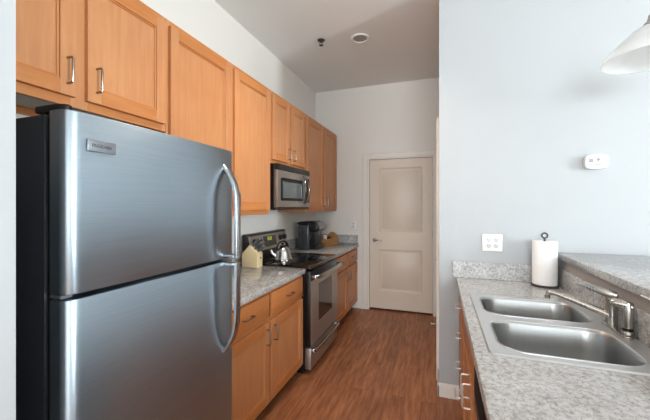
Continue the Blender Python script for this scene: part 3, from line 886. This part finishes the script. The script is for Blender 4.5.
def faucet():
    z = CR+.0056
    fx, fy, sx, sy = .694, 1.715, .700, 1.602
    t = thing('faucet', 'brushed nickel sink faucet with long low spout and lever', 'faucet', (fx, fy, z))
    pl_ = [(.690+.022*math.cos(a), (fy+.02 if math.sin(a) > 0 else sy-.01)+.030*math.sin(a)) for a in [2*PI*i/28 for i in range(28)]]
    obj('deck_plate', B().prism(pl_, 'z', z, z+.008, 'nickel', .003, 2), t)
    b = B(); b.lathe([(.0225, 0), (.022, .008), (.022, .10), (.023, .115), (.022, .128), (0, .131)], (fx, fy, z+.0082), 'nickel', 'z', 24)
    obj('body', b, t)
    s = B(); s.tube([(fx-.010, fy, z+.046), (fx-.06, fy+.022, z+.064), (fx-.12, fy+.046, z+.085), (fx-.175, fy+.068, z+.102), (fx-.203, fy+.079, z+.105), (fx-.212, fy+.083, z+.092)], [.017, .015, .013, .0115, .011, .011], 'nickel', 14, 5)
    so = obj('spout', s, t)
    obj('aerator', B().lathe([(.0125, 0), (.0125, .018)], (fx-.213, fy+.084, z+.076), 'chrome', 'z', 16), so)
    l = B(); l.tube([(fx+.014, fy-.006, z+.128), (fx-.012, fy+.006, z+.136), (fx-.045, fy+.022, z+.147), (fx-.080, fy+.042, z+.155), (fx-.105, fy+.058, z+.158)], [1.5, 1.6, 1.15, .7, .45], 'nickel', 14, 4, flat=(.011, .016), up=(0, 0, 1))
    obj('lever', l, t)
    # side sprayer standing in its holder
    t = thing('side_sprayer', 'brushed nickel side sprayer with black ring beside the faucet', 'sprayer', (sx, sy, z+.008))
    obj('holder', B().lathe([(.0205, 0), (.020, .006), (.019, .010), (.018, .012)], (sx, sy, z+.0083), 'nickel', 'z', 20), t)
    obj('collar', B().lathe([(.0175, 0), (.0175, .012)], (sx, sy, z+.020), 'black', 'z', 20), t)
    h = B(); h.lathe([(.0185, 0), (.0195, .02), (.019, .06), (.019, .085), (.016, .100), (0, .104)], (sx, sy, z+.032), 'nickel', 'z', 20)
    h.tube([(sx+.012, sy-.006, z+.114), (sx-.010, sy+.004, z+.122), (sx-.034, sy+.014, z+.124), (sx-.046, sy+.020, z+.121)], [.015, .0185, .0175, .0145], 'nickel', 14, 3)
    obj('spray_head', h, t)
    tr = B().prism([(sx+.012, z+.050), (sx+.031, z+.066), (sx+.026, z+.105), (sx+.010, z+.122)], 'y', sy-.012, sy+.010, 'nickel', .003, 1)
    obj('trigger', tr, t)
faucet()

def paper_towel():
    cx, cy = .640, 2.447
    t = thing('paper_towel_holder', 'dark paper towel stand in the counter corner', 'paper towel holder', (cx, cy, CR))
    obj('base', B().lathe([(0, 0), (.076, 0), (.078, .004), (.075, .010), (.02, .013), (0, .013)], (cx, cy, CR), 'darkgrey', 'z', 36), t)
    p = B(); p.lathe([(.007, 0), (.007, .300)], (cx, cy, CR+.012), 'darkgrey', 'z', 12)
    obj('post', p, t)
    r = B(); r.tube([(cx+.016*math.sin(a), cy+.0*math.cos(a), CR+.326-.016*math.cos(a)) for a in [2*PI*i/20 for i in range(21)]], .0055, 'darkgrey', 8)
    obj('finial', r, t)
    q = B(); q.lathe([(.020, 0), (.0685, 0), (.070, .002), (.070, .274), (.0685, .277), (.020, .277), (.020, 0)], (cx, cy, CR+.014), 'paper', 'z', 40, False)
    ro = tag(obj('paper_towel_roll', q, None, (cx, cy, CR+.014)), 'white paper towel roll on the dark corner stand', 'paper towels')
    sh = B()
    n = 10; pts = []
    for i in range(n+1):
        a = math.radians(-120+70*i/n); pts.append((cx+(.0705+.0012*i/n)*math.cos(a), cy+(.0705+.0012*i/n)*math.sin(a)))
    inner = [(x+(cx-x)*.008, y+(cy-y)*.008) for x, y in pts]
    sh.prism(pts+inner[::-1], 'z', CR+.015, CR+.290, 'paper')
    obj('loose_sheet', sh, ro)
paper_towel()

tag(obj('cup', B().lathe([(0, 0), (.024, 0), (.030, .01), (.034, .085), (.034, .088), (.031, .088), (.028, .012), (0, .012)], (.682, 1.330, CR+.0058), 'white', 'z', 28, False), None, (.682, 1.330, CR+.006)), 'white plastic cup on the sink deck at the picture edge', 'cup')
tag(obj('bar_clip', B1(X1-.006, X1-.0002, 1.30, 1.560, 1.066, 1.073, 'white', .0015, 1), None, (X1, 1.43, 1.069)), 'thin white plastic strip along the bar top edge', 'strip')

# ---------------------------------------------------------------- fixtures on walls and ceiling
def outlet_plate(label, cx, cz, y, gangs, w, h):
    t = thing('wall_outlet', label, 'outlet', (cx, y, cz-h/2))
    obj('cover_plate', B1(cx-w/2, cx+w/2, y-.007, y-.0004, cz-h/2, cz+h/2, 'white', .003, 2), t)
    for g in range(gangs):
        gx = cx+(g-(gangs-1)/2)*.046
        for dz in (-.021, .021):
            r = B().lathe([(.0165, 0), (.0165, .002), (0, .002)], (gx, y-.007, cz+dz), 'offwhite', (0, -1, 0), 18)
            r.box(gx-.008, gx-.0055, y-.0098, y-.0088, cz+dz-.002, cz+dz+.008, 'darkgrey'); r.box(gx+.0055, gx+.008, y-.0098, y-.0088, cz+dz-.001, cz+dz+.007, 'darkgrey')
            r.lathe([(.0025, 0), (.0025, .0008), (0, .0008)], (gx, y-.009, cz+dz-.009), 'darkgrey', (0, -1, 0), 8)
            obj('receptacle', r, t)
    return t
outlet_plate('white double outlet plate on the wall above the sink backsplash', .350, 1.148, YP, 2, .128, .118)
outlet_plate('small white outlet on the end wall beside the door casing', -1.122, 1.143, YB, 1, .072, .116)

def detector():
    cx, cz, y = .940, 1.690, YP
    t = thing('alarm_detector', 'small white rounded detector on the broad white wall', 'detector', (cx, y, cz-.05))
    p = []
    for i in range(28):
        a = 2*PI*i/28; e = .55
        p.append((cx+.062*math.copysign(abs(math.cos(a))**e, math.cos(a)), cz+.046*math.copysign(abs(math.sin(a))**e, math.sin(a))))
    obj('housing', B().prism(p, 'y', y-.042, y-.0005, 'white', .008, 3), t)
    b = B(); b.box(cx-.042, cx-.020, y-.0435, y-.0415, cz-.006, cz+.018, 'grey', .0005, 1); obj('sensor_grille', b, t)
    b = B().lathe([(.010, 0), (.010, .002), (0, .002)], (cx+.006, y-.042, cz+.012), 'grey', (0, -1, 0), 16); obj('test_button', b, t)
    b = B1(cx-.012, cx+.026, y-.0430, y-.0418, cz-.022, cz-.016, 'grey'); obj('slot', b, t)
detector()

def pendant():
    cx, cy = .921, 1.906
    t = thing('pendant_lamp', 'white glass pendant lamp hanging above the raised bar', 'pendant lamp', (cx, cy, 2.08))
    R = .183; zb = 2.088
    out = [(.030, .150), (.045, .146), (.070, .130), (.100, .100), (.135, .066), (.165, .036), (.180, .012), (R, 0)]
    inn = [(r-.005, h-.004) for r, h in out[::-1]][0:]
    inn[0] = (R-.004, 0)
    obj('lamp_shade', B().lathe(out+inn, (cx, cy, zb), 'opal', 'z', 56, False), t, angle=60)
    obj('socket_cap', B().lathe([(.032, -.012), (.034, 0), (.030, .012), (.018, .024), (.012, .05), (0, .05)], (cx, cy, zb+.150), 'nickel', 'z', 24), t)
    obj('rod', B().lathe([(.006, 0), (.006, ZC-zb-.20-.02)], (cx, cy, zb+.198), 'nickel', 'z', 10), t)
    obj('ceiling_canopy', B().lathe([(.02, -.028), (.055, -.012), (.06, -.0005)], (cx, cy, ZC), 'nickel', 'z', 28), t)
    obj('bulb', B().lathe([(0, 0), (.018, .004), (.030, .022), (.030, .040), (.018, .062), (.014, .085), (0, .085)], (cx, cy, zb+.055), 'white', 'z', 20), t)
pendant()

def sprinkler():
    cx, cy = -1.098, 2.99
    t = thing('fire_sprinkler', 'small dark sprinkler head on the ceiling', 'sprinkler', (cx, cy, ZC-.05))
    obj('escutcheon', B().lathe([(.020, -.010), (.036, -.004), (.038, -.0005)], (cx, cy, ZC), 'darkgrey', 'z', 24), t)
    b = B().lathe([(.012, -.022), (.012, -.008)], (cx, cy, ZC), 'darkgrey', 'z', 14)
    for s in (-1, 1): b.tube([(cx+s*.011, cy, ZC-.020), (cx+s*.015, cy, ZC-.034), (cx+s*.003, cy, ZC-.048)], .003, 'darkgrey', 8, 3)
    obj('body', b, t)
    obj('deflector', B().lathe([(.0, -.053), (.020, -.053), (.020, -.050), (0, -.050)], (cx, cy, ZC), 'darkgrey', 'z', 20), t)
sprinkler()

def can_light(cx, cy, label):
    t = thing('recessed_light', label, 'ceiling light', (cx, cy, ZC-.02), 'recessed ceiling lights')
    obj('trim_ring', B().lathe([(.066, -.002), (.070, -.010), (.084, -.010), (.090, -.004), (.090, -.0005), (.066, -.0005), (.066, -.002)], (cx, cy, ZC), 'white', 'z', 40, False), t)
    obj('diffuser', B().lathe([(0, -.0055), (.066, -.0045), (.068, -.001)], (cx, cy, ZC), 'lamp_off', 'z', 36, False), t)
can_light(-.728, 3.078, 'round recessed ceiling light near the sprinkler with white trim ring')
can_light(-.55, 1.9, 'unseen recessed ceiling light added for the fill spot over the aisle')  # fixture added around the fill spot, out of view

def door_stop():
    y, z = 3.90, .062
    t = thing('door_stop', 'small white-tipped spring door stop on the far baseboard', 'door stop', (XP-.014, y, z))
    obj('spring', B().tube([(XP-.0142, y, z), (XP-.075, y, z)], .006, 'nickel', 10), t)
    obj('tip', B().tube([(XP-.074, y, z), (XP-.092, y, z)], .009, 'white', 12), t)
door_stop()
